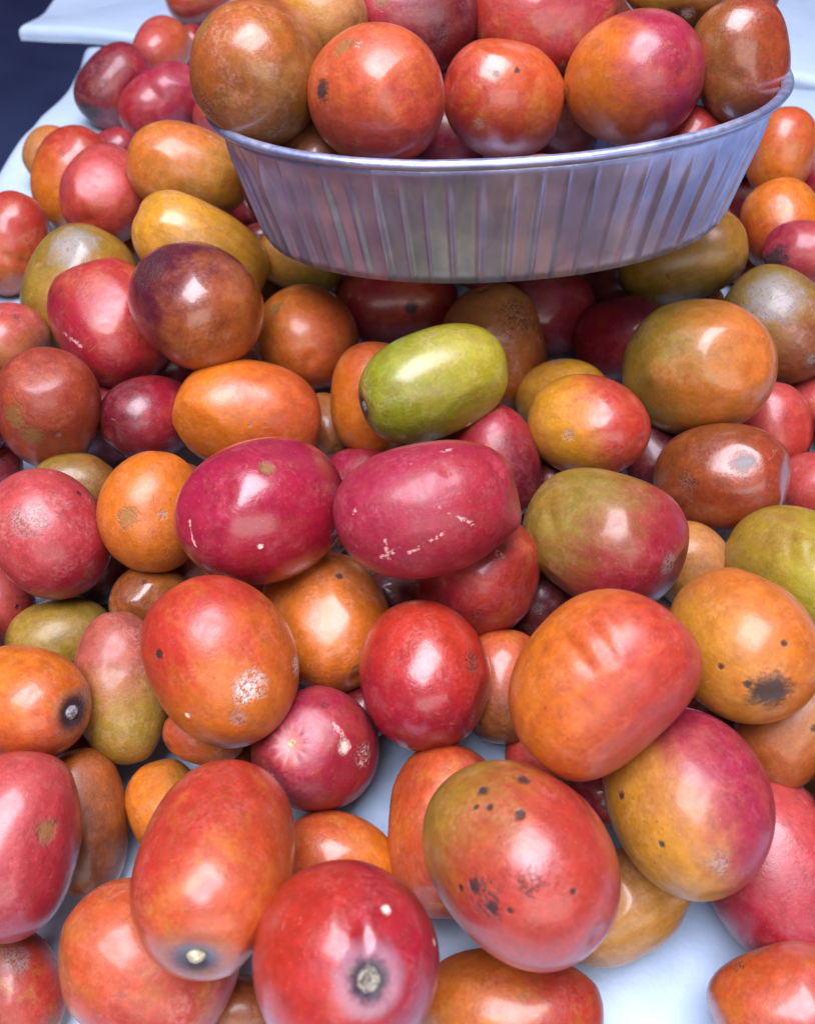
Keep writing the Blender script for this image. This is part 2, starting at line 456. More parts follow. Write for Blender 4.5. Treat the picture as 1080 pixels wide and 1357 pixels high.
def stem_scar(kind, A, B, parent, seed):
    """little dried button left by the stalk, at the +Z end"""
    k = {'cup': .125, 'knob': .13, 'dark': .13, 'star': .085}[kind] * B
    prof = {'cup': [(0, .22), (.3, .26), (.55, .42), (.75, .58), (.92, .46), (1.02, .1), (1.06, -.9)],
            'knob': [(0, .85), (.35, .8), (.65, .62), (.88, .32), (1.0, .0), (1.05, -.8)],
            'dark': [(0, .35), (.3, .5), (.6, .52), (.85, .3), (1.0, 0), (1.06, -.8)],
            'star': [(0, .2), (.4, .5), (.7, .4), (.95, .1), (1.05, -.8)]}[kind]
    rng = np.random.default_rng(seed); ns = 28
    z0 = A * (1 - .08)
    V = [(0, 0, z0 + prof[0][1] * k)]; F_ = []
    for r, z in prof[1:]:
        for i in range(ns):
            a = 2 * math.pi * i / ns; rr = r * k * (1 + .05 * math.sin(3 * a + seed) + .04 * math.sin(7 * a) + .03 * rng.normal())
            V.append((rr * math.cos(a), rr * math.sin(a), z0 + z * k + .03 * k * rng.normal()))
    for i in range(ns): F_.append((0, 1 + i, 1 + (i + 1) % ns))
    for j in range(len(prof) - 2):
        for i in range(ns):
            a, b = 1 + j * ns, 1 + (j + 1) * ns
            F_.append((a + i, b + i, b + (i + 1) % ns, a + (i + 1) % ns))
    return mesh_obj('stem_scar', V, F_, scar_material(kind), parent)

def place(o, pos, axis):
    rot = Vector(axis).normalized().to_track_quat('Z', 'Y').to_matrix()
    o.matrix_world = Matrix.Translation(pos) @ rot.to_4x4()
    return rot

# label, in tray, centre, long axis, half length, half width, two skin colours, direction of the colour change, details
FRUIT = [
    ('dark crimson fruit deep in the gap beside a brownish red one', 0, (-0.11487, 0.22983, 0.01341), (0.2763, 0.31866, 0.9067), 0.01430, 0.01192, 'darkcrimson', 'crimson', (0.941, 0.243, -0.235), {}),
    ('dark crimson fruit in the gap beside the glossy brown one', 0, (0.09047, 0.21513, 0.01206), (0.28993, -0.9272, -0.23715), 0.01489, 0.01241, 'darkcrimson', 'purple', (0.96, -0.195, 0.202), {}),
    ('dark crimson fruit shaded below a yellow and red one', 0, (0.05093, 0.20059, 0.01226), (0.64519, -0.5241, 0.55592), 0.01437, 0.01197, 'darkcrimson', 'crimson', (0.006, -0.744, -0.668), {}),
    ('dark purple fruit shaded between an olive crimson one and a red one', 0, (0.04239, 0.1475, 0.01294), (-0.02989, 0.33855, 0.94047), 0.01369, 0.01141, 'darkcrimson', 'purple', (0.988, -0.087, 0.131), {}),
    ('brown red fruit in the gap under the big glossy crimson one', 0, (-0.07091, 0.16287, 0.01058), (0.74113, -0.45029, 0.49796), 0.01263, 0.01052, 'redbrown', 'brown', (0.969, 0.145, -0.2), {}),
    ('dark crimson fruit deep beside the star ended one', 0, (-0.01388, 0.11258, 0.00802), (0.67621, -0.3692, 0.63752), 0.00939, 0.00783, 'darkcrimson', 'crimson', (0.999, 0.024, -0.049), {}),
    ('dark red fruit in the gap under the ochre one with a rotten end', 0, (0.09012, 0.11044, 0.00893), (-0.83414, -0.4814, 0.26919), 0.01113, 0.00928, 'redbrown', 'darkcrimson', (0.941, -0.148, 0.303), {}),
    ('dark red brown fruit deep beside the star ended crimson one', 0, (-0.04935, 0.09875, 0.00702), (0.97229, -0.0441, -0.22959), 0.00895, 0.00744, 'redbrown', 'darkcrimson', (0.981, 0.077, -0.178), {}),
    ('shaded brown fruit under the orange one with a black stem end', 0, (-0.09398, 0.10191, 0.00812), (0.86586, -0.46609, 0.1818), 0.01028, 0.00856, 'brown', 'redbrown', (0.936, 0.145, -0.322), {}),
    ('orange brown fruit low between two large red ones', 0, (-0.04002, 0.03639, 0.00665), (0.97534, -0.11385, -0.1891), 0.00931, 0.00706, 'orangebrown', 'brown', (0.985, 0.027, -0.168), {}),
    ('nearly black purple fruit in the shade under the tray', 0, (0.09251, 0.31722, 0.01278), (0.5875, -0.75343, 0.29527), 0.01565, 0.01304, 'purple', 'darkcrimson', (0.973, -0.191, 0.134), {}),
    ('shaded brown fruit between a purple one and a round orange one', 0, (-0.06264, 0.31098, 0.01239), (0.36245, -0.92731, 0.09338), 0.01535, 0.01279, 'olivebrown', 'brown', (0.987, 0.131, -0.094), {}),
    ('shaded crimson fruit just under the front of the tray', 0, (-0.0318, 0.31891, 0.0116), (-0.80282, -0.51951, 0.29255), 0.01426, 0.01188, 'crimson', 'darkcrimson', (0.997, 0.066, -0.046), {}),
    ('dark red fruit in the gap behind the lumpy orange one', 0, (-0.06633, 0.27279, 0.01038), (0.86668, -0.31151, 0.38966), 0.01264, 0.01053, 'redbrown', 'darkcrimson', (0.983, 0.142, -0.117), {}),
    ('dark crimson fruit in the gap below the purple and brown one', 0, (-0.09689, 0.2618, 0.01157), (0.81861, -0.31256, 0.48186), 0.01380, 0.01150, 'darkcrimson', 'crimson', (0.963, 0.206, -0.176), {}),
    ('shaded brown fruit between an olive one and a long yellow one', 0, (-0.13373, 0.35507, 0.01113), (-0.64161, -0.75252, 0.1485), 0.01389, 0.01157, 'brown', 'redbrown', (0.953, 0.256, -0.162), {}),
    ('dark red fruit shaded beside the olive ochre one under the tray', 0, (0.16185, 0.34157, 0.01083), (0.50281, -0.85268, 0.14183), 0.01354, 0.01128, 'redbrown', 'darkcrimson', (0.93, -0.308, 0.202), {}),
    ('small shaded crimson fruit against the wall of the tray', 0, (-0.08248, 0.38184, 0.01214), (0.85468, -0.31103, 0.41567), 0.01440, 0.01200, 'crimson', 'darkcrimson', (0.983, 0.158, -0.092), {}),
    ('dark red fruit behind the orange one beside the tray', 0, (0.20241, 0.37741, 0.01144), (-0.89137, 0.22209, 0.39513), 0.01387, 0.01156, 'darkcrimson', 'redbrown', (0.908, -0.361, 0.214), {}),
    ('orange red fruit behind the tray, cut by the top edge', 0, (-0.15101, 0.66975, 0.01697), (0.95942, 0.2553, 0.11971), 0.02260, 0.01728, 'orangered', 'red', (-0.127, -0.333, -0.934), {}),
    ('small red fruit wedged between the tray fruit and an orange red one', 0, (-0.14514, 0.59023, 0.0116), (0.94298, 0.29221, 0.1594), 0.01488, 0.01202, 'red', 'crimson', (0.975, 0.209, -0.079), {}),
    ('small pink fruit peeping out behind the left end of the tray', 0, (-0.11105, 0.48355, 0.01542), (0.5359, -0.23948, 0.80961), 0.01389, 0.01158, 'pinkred', 'red', (-0.095, -0.43, -0.898), {}),
    ('small orange red fruit behind two crimson ones at the cloth edge', 0, (-0.15636, 0.56319, 0.02094), (-0.43938, -0.8866, -0.1445), 0.01916, 0.01597, 'orangered', 'pinkred', (-0.915, -0.107, 0.389), {}),
    ('dark crimson fruit with a dark tip lying near the cloth corner', 0, (-0.1741, 0.51131, 0.01971), (0.68552, 0.46818, 0.55756), 0.02470, 0.01783, 'darkcrimson', 'crimson', (0.823, 0.041, -0.567), {'spots': [((-0.01089, -0.01853, -0.00672), 0.0074, 'dark')], 'pale': 1}),
    ('crimson fruit with a creased bean shape beside the dark crimson one', 0, (-0.14203, 0.49213, 0.01848), (0.83732, 0.40381, 0.36855), 0.02541, 0.01711, 'crimson', 'magenta', (0.579, 0.462, 0.671), {'dents': [((-0.00651, -0.00658, 0.01454), (0.00507, -0.01525, 0.00588), 0.00354, 0.09)]}),
    ('small crimson fruit half hidden behind the pair by the cloth edge', 0, (-0.16243, 0.44944, 0.01101), (0.92248, 0.1011, 0.37257), 0.01340, 0.01117, 'crimson', 'darkcrimson', (-0.126, -0.479, -0.869), {}),
    ('tan orange fruit peeping out at the cloth edge', 0, (-0.19412, 0.43967, 0.01335), (-0.12264, -0.94705, -0.29675), 0.01630, 0.01359, 'tan', 'orange', (0.93, 0.327, -0.165), {}),
    ('orange red fruit behind a rounder pinkish red one near the cloth edge', 0, (-0.16951, 0.40055, 0.02165), (-0.44295, -0.56026, -0.69993), 0.02452, 0.01849, 'red', 'orange', (-0.549, -0.562, -0.618), {}),
    ('round pinkish red fruit touching the ochre one beside the tray', 0, (-0.13537, 0.35005, 0.04033), (-0.07402, -0.99698, 0.02349), 0.02224, 0.01853, 'pinkred', 'red', (-0.115, -0.517, -0.848), {}),
    ('large ochre orange fruit lying against the left end of the tray', 0, (-0.09626, 0.34925, 0.05142), (0.93953, 0.0845, -0.33187), 0.02495, 0.01842, 'orange2', 'ochre', (0.441, -0.32, -0.839), {'pale': 1}),
    ('wrinkled red fruit resting on the cloth at the pile edge', 0, (-0.18468, 0.34332, 0.01893), (-0.34176, -0.62535, -0.70153), 0.02281, 0.01546, 'red', 'orangered', (-0.12, -0.575, -0.81), {'dents': [((0.00242, -0.01466, 0.00541), (0.01126, -0.01081, -0.00295), 0.00243, 0.05), ((0.00577, -0.00677, 0.01376), (0.01432, -0.00415, 0.00648), 0.00243, 0.04)], 'wr': 0.5}),
    ('dark red fruit hidden beside the tray wall', 0, (0.17203, 0.39226, 0.01275), (0.65065, -0.75932, -0.00914), 0.01590, 0.01325, 'darkcrimson', 'red', (0.934, -0.31, 0.176), {}),
    ('small pink fruit between the tray and a yellow fruit', 0, (-0.07159, 0.36169, 0.00861), (0.97898, 0.20336, 0.01533), 0.01095, 0.00910, 'pinkred', 'crimson', (0.986, 0.14, -0.088), {}),
    ('ochre fruit squeezed under the left underside of the tray', 0, (-0.04541, 0.30857, 0.03468), (0.95996, -0.03881, -0.27742), 0.01816, 0.01426, 'ochre', 'olive', (0.863, -0.18, -0.472), {}),
    ('long yellow ochre fruit lying behind a purple one', 0, (-0.08223, 0.29401, 0.04758), (0.8397, -0.10481, -0.53284), 0.02665, 0.01796, 'yellow', 'ochre', (0.447, -0.389, -0.806), {'pale': 1}),
    ('olive green fruit with a grey blue weathered patch', 0, (-0.14122, 0.30278, 0.0229), (-0.43702, -0.64382, -0.6281), 0.02716, 0.02059, 'olive', 'ochre', (0.679, -0.182, -0.711), {'spots': [((0.00431, -0.0031, 0.02177), 0.00935, 'greyblue')], 'pale': 1, 'wr': 0.4}),
    ('pale pinkish fruit resting against an olive one', 0, (-0.16062, 0.26833, 0.02335), (-0.24003, -0.92822, 0.28426), 0.01601, 0.01334, 'pinkred', 'tan', (-0.079, -0.647, -0.759), {'pale': 1}),
    ('crimson red fruit overlapping an olive one beside the purple one', 0, (-0.11268, 0.25841, 0.03907), (0.53046, -0.80154, -0.27594), 0.02453, 0.02044, 'crimson', 'red', (0.821, 0.526, 0.223), {'lines': [((-0.01171, -0.01515, 0.00747), (-0.00394, -0.02021, 0.00637), 0.001)]}),
    ('purple fruit fading to brown with a dark speckled end', 0, (-0.07472, 0.24287, 0.0583), (0.61398, -0.75704, 0.22345), 0.02508, 0.02090, 'purple', 'orangebrown', (0.727, -0.244, -0.642), {'spots': [((-0.01216, -0.00241, 0.01686), 0.00957, 'darkspeck')], 'gloss': 1}),
    ('dark crimson fruit in the shade beneath the tray', 0, (0.05877, 0.29424, 0.01822), (-0.86489, -0.32653, 0.38123), 0.02178, 0.01815, 'darkcrimson', 'crimson', (0.523, -0.571, -0.633), {}),
    ('olive ochre fruit tucked under the right side of the tray', 0, (0.11346, 0.30157, 0.03923), (0.91335, -0.08514, 0.39818), 0.02494, 0.01782, 'ochre', 'olive', (-0.08, -0.522, -0.849), {}),
    ('magenta fruit beside an orange one beyond the tray', 0, (0.19382, 0.37906, 0.03575), (0.71765, -0.66249, -0.21466), 0.01595, 0.01330, 'magenta', 'crimson', (0.911, -0.365, 0.192), {}),
    ('long orange fruit standing behind the right end of the tray', 0, (0.17081, 0.37042, 0.04932), (0.02222, -0.45617, -0.88962), 0.01921, 0.01441, 'orangered', 'orange', (-0.012, -0.444, -0.896), {}),
    ('orange fruit beside the tray touching a pink one with black mould', 0, (0.16449, 0.33182, 0.03626), (0.20879, -0.81707, -0.53741), 0.01947, 0.01622, 'orange', 'orangered', (-0.361, -0.341, -0.868), {}),
    ('pink fruit with a black mouldy end', 0, (0.1633, 0.30211, 0.04101), (0.90891, -0.37742, 0.17732), 0.01518, 0.01261, 'magenta', 'pinkred', (0.91, -0.349, 0.224), {'spots': [((-0.01236, -0.00561, 0.00045), 0.00645, 'dark')]}),
    ('red fruit with a black spot just below the tray front', 0, (-0.00424, 0.29986, 0.01802), (0.99993, 0.01067, -0.0048), 0.02545, 0.01709, 'red', 'crimson', (-0.943, 0.186, 0.277), {'spots': [((0.0058, -0.01444, 0.0082), 0.00303, 'dark')]}),
    ('crimson fruit in the dark gap below the tray', 0, (0.08792, 0.2726, 0.02075), (0.66871, -0.42659, 0.60897), 0.01911, 0.01592, 'crimson', 'magenta', (0.725, 0.265, 0.635), {}),
    ('pinkish fruit partly hidden behind a paler red one', 0, (0.1616, 0.24473, 0.01222), (0.09697, -0.89219, 0.44114), 0.01465, 0.01221, 'pinkred', 'red', (0.053, -0.691, -0.72), {}),
    ('olive fruit with a shiny grey shoulder', 0, (0.14355, 0.25981, 0.03658), (0.69051, -0.63956, -0.33788), 0.02327, 0.01854, 'olive', 'brown', (0.791, -0.582, -0.189), {'spots': [((-0.00966, -0.00466, 0.0161), 0.01104, 'greyblue')], 'pale': 1}),
    ('pale red fruit between a brown one and an ochre one', 0, (0.13861, 0.22717, 0.01439), (0.19481, -0.74191, -0.64158), 0.01718, 0.01305, 'pinkred', 'red', (0.455, -0.748, -0.483), {}),
    ('ochre fruit flushed orange with a small yellow nipple', 0, (0.10284, 0.22785, 0.04262), (0.32132, -0.72105, 0.61388), 0.02734, 0.02278, 'olive', 'orange2', (0.941, -0.307, 0.141), {'tip': (-0.01796, -0.01186, 0.0087), 'round': 1}),
    ('scuffed brown fruit with black scratches behind the green one', 0, (0.0346, 0.2626, 0.02337), (-0.27496, 0.27414, 0.92154), 0.02430, 0.02025, 'tan', 'orangebrown', (0.515, -0.578, -0.633), {'spots': [((0.00649, -0.00615, 0.01995), 0.00925, 'darkspeck')], 'lines': [((0.00795, -0.01346, 0.01335), (0.01524, -0.01107, -0.01294), 0.00079), ((0.01109, -0.01293, 0.01114), (0.0071, -0.01813, -0.01091), 0.00079), ((0.00201, -0.01205, 0.01752), (0.01689, -0.01212, -0.00061), 0.00079)], 'pale': 2}),
    ('small brownish orange fruit behind two large orange and crimson ones', 0, (-0.03152, 0.23192, 0.01059), (0.38962, -0.91882, 0.06297), 0.01330, 0.01108, 'orangebrown', 'tan', (0.995, 0.07, -0.067), {}),
    ('round shiny orange red fruit below the left of the tray', 0, (-0.04008, 0.26429, 0.02728), (0.13994, -0.93092, 0.33736), 0.02328, 0.01940, 'orange', 'orangered', (0.934, -0.123, -0.336), {'round': 1}),
    ('orange fruit half covered by the green one', 0, (-0.01181, 0.22584, 0.03016), (0.11476, 0.49324, 0.86229), 0.01975, 0.01646, 'orangered', 'orange', (-0.77, -0.451, -0.452), {}),
    ('yellow orange fruit behind a yellow and red one', 0, (0.05841, 0.23344, 0.02173), (0.56553, -0.65887, 0.49604), 0.01828, 0.01523, 'yellow', 'ochre', (0.024, -0.678, -0.735), {}),
    ('yellow fruit blushed red on one shoulder', 0, (0.06041, 0.19984, 0.04128), (0.65601, -0.67026, 0.34699), 0.02032, 0.01693, 'red', 'yellow', (-0.943, -0.038, -0.332), {'round': 1, 'gs': 1.6}),
    ('crimson fruit between a brown red one and an orange one', 0, (-0.0934, 0.22065, 0.02568), (-0.53055, -0.76848, 0.35771), 0.01749, 0.01458, 'crimson', 'darkcrimson', (-0.956, -0.213, 0.202), {}),
    ('large orange fruit with a lumpy shoulder behind the big crimson one', 0, (-0.05626, 0.21539, 0.03104), (0.95729, -0.02288, -0.28821), 0.02464, 0.01925, 'orange', 'orangered', (0.967, 0.012, -0.254), {'dents': [((0.01329, -0.00349, 0.01451), (0.02105, -0.00731, 0.00407), 0.00247, 0.04)], 'lump': 1}),
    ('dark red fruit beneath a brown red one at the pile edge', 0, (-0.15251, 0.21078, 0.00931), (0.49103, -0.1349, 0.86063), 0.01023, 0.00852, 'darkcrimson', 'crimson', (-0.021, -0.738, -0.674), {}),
    ('brownish red fruit with two olive smudges', 0, (-0.12449, 0.21336, 0.03691), (0.19446, 0.10487, 0.97529), 0.02067, 0.01723, 'redbrown', 'redbrown2', (0.402, -0.486, -0.776), {'spots': [((-0.00431, -0.01422, 0.00952), 0.00461, 'olive'), ((-1e-05, -0.01678, 0.00407), 0.00461, 'olive')]}),
    ('magenta fruit in the gap between the two big crimson ones', 0, (-0.0176, 0.2042, 0.01154), (0.88219, -0.3128, 0.35199), 0.01319, 0.01099, 'magenta', 'crimson', (0.497, -0.621, -0.606), {}),
    ('crimson fruit below the green one and beside a yellow and red one', 0, (0.03092, 0.19528, 0.02892), (0.26668, -0.71923, -0.64155), 0.01906, 0.01432, 'crimson', 'darkcrimson', (0.5, -0.665, -0.555), {}),
    ('bright green fruit lying on top of the pile', 0, (0.00892, 0.2077, 0.05356), (-0.92359, -0.37025, -0.09952), 0.02503, 0.01669, 'green', 'greenyellow', (0.985, 0.089, 0.151), {'spots': [((-0.02117, -0.01234, 0.00038), 0.00401, 'darkspeck'), ((0.01082, -0.01081, -0.00771), 0.00151, 'pale')], 'dents': [((-0.00424, -0.00495, 0.01568), (0.01519, 0.00493, 0.01372), 0.00176, 0.02)], 'pale': 1, 'stem': 'dark', 'barrel': 1}),
    ('olive green fruit peeping out above a pinkish red one', 0, (-0.11539, 0.19155, 0.01916), (0.92843, 0.2572, -0.26808), 0.01510, 0.01153, 'olive', 'olivebrown', (0.929, 0.246, -0.277), {}),
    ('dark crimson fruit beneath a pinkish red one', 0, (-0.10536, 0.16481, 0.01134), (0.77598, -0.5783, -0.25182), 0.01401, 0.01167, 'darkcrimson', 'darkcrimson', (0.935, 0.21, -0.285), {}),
    ('pinkish red fruit beside a small olive one at the pile edge', 0, (-0.13033, 0.14836, 0.01034), (0.14327, -0.78561, -0.60191), 0.01213, 0.01003, 'pinkred', 'red', (0.045, -0.822, -0.568), {}),
    ('small olive green fruit behind the orange one with a black stem end', 0, (-0.10763, 0.13506, 0.01235), (0.91009, 0.34379, -0.2314), 0.01543, 0.01260, 'olive2', 'olive', (0.859, 0.5, -0.111), {}),
    ('dull pinkish red fruit with a grey bruise', 0, (-0.10902, 0.15677, 0.03766), (0.62432, -0.70796, -0.33017), 0.02005, 0.01671, 'pinkred', 'crimson', (0.779, -0.206, -0.593), {'spots': [((0.0018, -0.00704, 0.01506), 0.00549, 'grey'), ((0.01093, 0.00674, 0.01073), 0.001, 'dark')], 'plain': 1, 'pale': 1}),
    ('small brown fruit with a shiny dent', 0, (-0.07855, 0.14439, 0.01847), (-0.63749, 0.00341, 0.77045), 0.01322, 0.01101, 'brown', 'olivebrown', (0.957, 0.16, -0.24), {'dents': [((-0.00012, -0.00468, 0.01104), (0.005, -0.00459, 0.00891), 0.00346, 0.05)], 'gloss': 1}),
    ('smooth orange fruit leaning on the big crimson one', 0, (-0.07794, 0.16361, 0.0402), (-0.06557, -0.77687, -0.62624), 0.01850, 0.01504, 'orange', 'orange2', (-0.314, -0.785, -0.533), {'spots': [((0.00674, -0.0093, 0.00971), 0.00193, 'grey')], 'round': 1}),
    ('plain light red fruit above the yellow green one', 0, (0.14569, 0.19821, 0.01247), (-0.27781, -0.76306, 0.58358), 0.01451, 0.01209, 'pinkred', 'red', (0.422, -0.797, -0.433), {}),
    ('ochre fruit in the gap between an olive red one and a brown one', 0, (0.09329, 0.1619, 0.01361), (-0.54326, 0.41519, 0.72972), 0.01509, 0.01258, 'ochre', 'tan', (0.947, -0.19, 0.26), {}),
    ('glossy brown fruit with dark dents under an ochre one', 0, (0.10548, 0.18818, 0.02794), (0.62881, -0.46542, 0.62288), 0.02226, 0.01855, 'brown', 'redbrown', (0.701, -0.668, -0.25), {'spots': [((-0.00041, -0.00921, 0.0182), 0.00353, 'dark')], 'dents': [((-0.01091, -0.00215, 0.01497), (-0.0002, -0.00759, 0.01889), 0.00435, 0.025), ((-0.01335, -0.00949, -0.01047), (-0.00098, -0.01732, -0.00682), 0.00272, 0.02)], 'gloss': 1}),
    ('large yellow green fruit with faint ribs', 0, (0.12047, 0.15005, 0.02824), (0.42616, -0.80832, 0.40622), 0.02208, 0.01840, 'greenyellow', 'olive2', (-0.838, 0.537, -0.098), {'dents': [((-0.00642, 0.00672, 0.01591), (-0.00927, -0.00705, 0.01488), 0.0018, 0.05), ((-0.00242, 0.00548, 0.01742), (-0.00548, -0.00794, 0.01679), 0.0018, 0.05)], 'wr': 0.5}),
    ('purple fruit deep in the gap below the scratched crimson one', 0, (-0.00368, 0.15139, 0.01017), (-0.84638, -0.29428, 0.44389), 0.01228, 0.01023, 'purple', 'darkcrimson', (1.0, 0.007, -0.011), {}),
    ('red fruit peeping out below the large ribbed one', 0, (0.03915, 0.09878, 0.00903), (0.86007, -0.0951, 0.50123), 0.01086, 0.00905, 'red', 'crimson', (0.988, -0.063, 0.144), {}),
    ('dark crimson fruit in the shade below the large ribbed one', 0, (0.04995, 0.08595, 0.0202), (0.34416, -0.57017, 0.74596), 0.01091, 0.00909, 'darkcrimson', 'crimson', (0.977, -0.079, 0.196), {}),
    ('dull orange fruit between the round red one and the ribbed one', 0, (0.02741, 0.11648, 0.01791), (-0.0255, -0.87955, -0.47513), 0.01588, 0.01264, 'orangered', 'brown', (0.488, -0.794, -0.364), {}),
    ('red fruit under the scratched crimson one', 0, (0.02077, 0.14413, 0.03181), (0.35018, -0.06704, 0.93428), 0.02045, 0.01704, 'red', 'crimson', (-0.936, 0.325, 0.135), {}),
    ('orange fruit between two large red ones below the big crimson one', 0, (-0.02451, 0.13552, 0.02283), (0.48122, -0.87659, 0.00465), 0.02128, 0.01773, 'orange2', 'orange', (-0.161, -0.84, -0.518), {'spots': [((0.00491, 0.00402, 0.01657), 0.00115, 'dark')], 'pale': 1}),
    ('big glossy crimson fruit in the middle of the pile', 0, (-0.04048, 0.15299, 0.05418), (-0.65774, -0.63116, 0.4111), 0.02478, 0.02065, 'magenta', 'crimson', (0.487, -0.61, -0.625), {'spots': [((0.00205, -0.02019, 0.00922), 0.00087, 'pale')], 'lines': [((-0.01688, -0.01393, 0.01153), (-0.01504, -0.01813, 0.0072), 0.0007)], 'round': 1, 'plain': 1, 'gloss': 1}),
    ('big crimson fruit with pale scratches and a pointed end', 0, (0.0053, 0.14504, 0.06421), (0.97001, 0.16961, 0.17412), 0.02403, 0.01752, 'magenta', 'crimson', (0.966, -0.212, -0.15), {'dents': [((-0.02063, -0.00924, 0.00238), (-0.00143, 0.0025, 0.01734), 0.00143, 0.05), ((-0.01727, -0.01023, 0.00668), (0.00618, -0.00031, 0.01751), 0.00183, 0.022), ((-0.00909, -0.01409, 0.00839), (0.00602, -0.00763, 0.01539), 0.00183, 0.012), ((0.00274, -1e-05, 0.01774), (0.00531, -0.00439, 0.01687), 0.00143, 0.02), ((0.01963, -0.00309, 0.01025), (0.01419, 0.00295, 0.01519), 0.00163, 0.04)], 'lines': [((-0.0115, -0.01624, 0.00056), (-0.00378, -0.01596, 0.00709), 0.00072), ((-0.01006, -0.01513, 0.00603), (-0.00916, -0.01687, 0.00107), 0.00065), ((-0.00472, -0.01713, 0.00363), (0.00321, -0.01509, 0.00842), 0.00065), ((0.00259, -0.01129, 0.01329), (0.01069, -0.01277, 0.00858), 0.00072), ((-0.0189, -0.00905, 0.00585), (-0.00434, -0.00086, 0.01698), 0.00065), ((-0.00434, -9e-05, 0.01699), (0.00639, 0.00502, 0.01696), 0.00065)], 'tip': (0.0222, -0.0039, -0.00074), 'plain': 1}),
    ('olive fruit blushing crimson with a grey speck', 0, (0.05741, 0.15281, 0.0412), (0.78934, -0.57615, 0.21212), 0.02312, 0.01927, 'olive', 'crimson', (0.736, -0.62, -0.271), {'spots': [((0.01356, -0.01584, 0.00897), 0.00322, 'grey')], 'dents': [((-0.01961, 0.00063, 0.00701), (-0.01422, -0.01303, -0.00214), 0.00161, 0.04), ((-0.01656, 0.0019, 0.01162), (-0.01393, -0.00959, 0.00942), 0.00138, 0.02)], 'gs': 1.3}),
    ('orange fruit peeping out below a large orange red one', 0, (-0.0557, 0.09916, 0.02199), (0.94943, -0.10349, -0.29643), 0.01097, 0.00748, 'orangered', 'orange', (0.973, 0.097, -0.209), {}),
    ('mottled pinkish brown and olive fruit standing upright', 0, (-0.08014, 0.11293, 0.02451), (0.1878, -0.83393, -0.51893), 0.02059, 0.01238, 'pinkbrown', 'olive2', (0.294, -0.791, -0.536), {'dents': [((-0.00098, -0.00084, 0.01333), (0.00419, -0.00409, 0.01097), 0.00321, 0.04), ((0.00538, -0.00899, 0.00755), (0.00875, -0.01113, 0.003), 0.00275, 0.04)], 'pale': 1, 'wr': 0.4}),
    ('round shiny red fruit in the middle of the front slope', 0, (0.00451, 0.11109, 0.03388), (0.16058, -0.97973, -0.11975), 0.01992, 0.01660, 'red2', 'crimson', (-0.351, -0.817, -0.458), {'spots': [((0.00883, 0.01387, 0.00759), 0.00334, 'grey')], 'round': 1, 'plain': 1, 'gloss': 1}),
    ('crimson fruit with a star shaped pale end and crusty streak', 0, (-0.02445, 0.09515, 0.02221), (-0.25982, -0.33421, 0.90598), 0.01817, 0.01622, 'magenta', 'crimson', (0.528, -0.751, -0.396), {'spots': [((0.00824, -0.0058, 0.01387), 0.00192, 'pale'), ((0.01315, -0.00535, 0.00828), 0.00341, 'crust')], 'lines': [((0.0053, -0.00134, 0.01653), (0.00951, -0.0054, 0.01298), 0.00085), ((0.01243, -0.00726, 0.00802), (0.0138, -0.00749, -0.00473), 0.00075)], 'stem': 'star'}),
    ('large orange red fruit with a white scabby patch', 0, (-0.04751, 0.10735, 0.04887), (0.50537, -0.68538, -0.52427), 0.02152, 0.01777, 'red2', 'orange2', (0.641, -0.583, -0.499), {'spots': [((0.00999, -0.0127, 0.00899), 0.0044, 'white'), ((0.01856, -0.00207, 0.00095), 0.0032, 'white'), ((0.00715, -0.01755, 0.00392), 0.0024, 'grey'), ((-0.0045, -0.01715, 0.00428), 0.001, 'pale')], 'round': 1}),
    ('dull brown orange fruit behind a large pinkish red one', 0, (-0.08619, 0.07885, 0.01333), (0.21962, -0.88907, -0.40165), 0.01835, 0.01110, 'orangebrown', 'brown', (0.542, -0.703, -0.46), {}),
    ('orange fruit with a black stem end resting on olive ones', 0, (-0.10096, 0.10113, 0.03672), (0.90434, -0.29544, 0.30802), 0.01871, 0.01439, 'orange', 'orangered', (0.488, -0.652, -0.58), {'stem': 'dark'}),
    ('small orange fruit behind a long red one', 0, (-0.06604, 0.08466, 0.00969), (0.49193, -0.85518, 0.16331), 0.01215, 0.01013, 'orange', 'ochre', (0.964, 0.093, -0.247), {}),
    ('red fruit with a pale brown streak lying on the cloth', 0, (-0.09329, 0.04022, 0.01015), (0.54731, -0.75458, -0.36202), 0.01312, 0.01022, 'redbrown', 'red', (0.926, 0.067, -0.372), {'spots': [((0.0021, 0.00364, 0.00986), 0.00359, 'grey')]}),
    ('large pinkish red fruit at the edge of the pile over a brown one', 0, (-0.09348, 0.06568, 0.03443), (-0.04863, -0.9557, -0.29028), 0.02040, 0.01519, 'pinkred', 'crimson', (0.54, -0.693, -0.478), {'plain': 1}),
    ('large round red fruit on the cloth under a long one', 0, (-0.05891, 0.0427, 0.02493), (0.86645, -0.3826, -0.32075), 0.01986, 0.01538, 'orangered', 'red', (0.592, -0.741, -0.316), {'pale': 1, 'wr': 0.2}),
    ('orange fruit behind the big fruit with a grey stem', 0, (-0.01764, 0.06898, 0.01148), (0.95817, -0.2433, -0.15069), 0.01526, 0.01190, 'orangered', 'orange', (0.883, -0.424, -0.2), {}),
    ('long red fruit with a pale stem knob at its lower end', 0, (-0.04227, 0.05883, 0.04541), (0.02535, -0.93381, 0.35686), 0.02264, 0.01595, 'red2', 'orangered2', (0.561, -0.747, -0.356), {'round': 1, 'barrel': 1, 'stem': 'knob'}),
    ('plain orange red fruit behind the large speckled one', 0, (0.01083, 0.07598, 0.01589), (-0.08345, -0.94023, -0.33017), 0.02101, 0.01572, 'orangered', 'red', (0.999, -0.015, 0.044), {'dents': [((-0.0051, 0.00768, 0.01492), (-0.0099, -0.00434, 0.01144), 0.00127, 0.015)], 'wr': 0.15}),
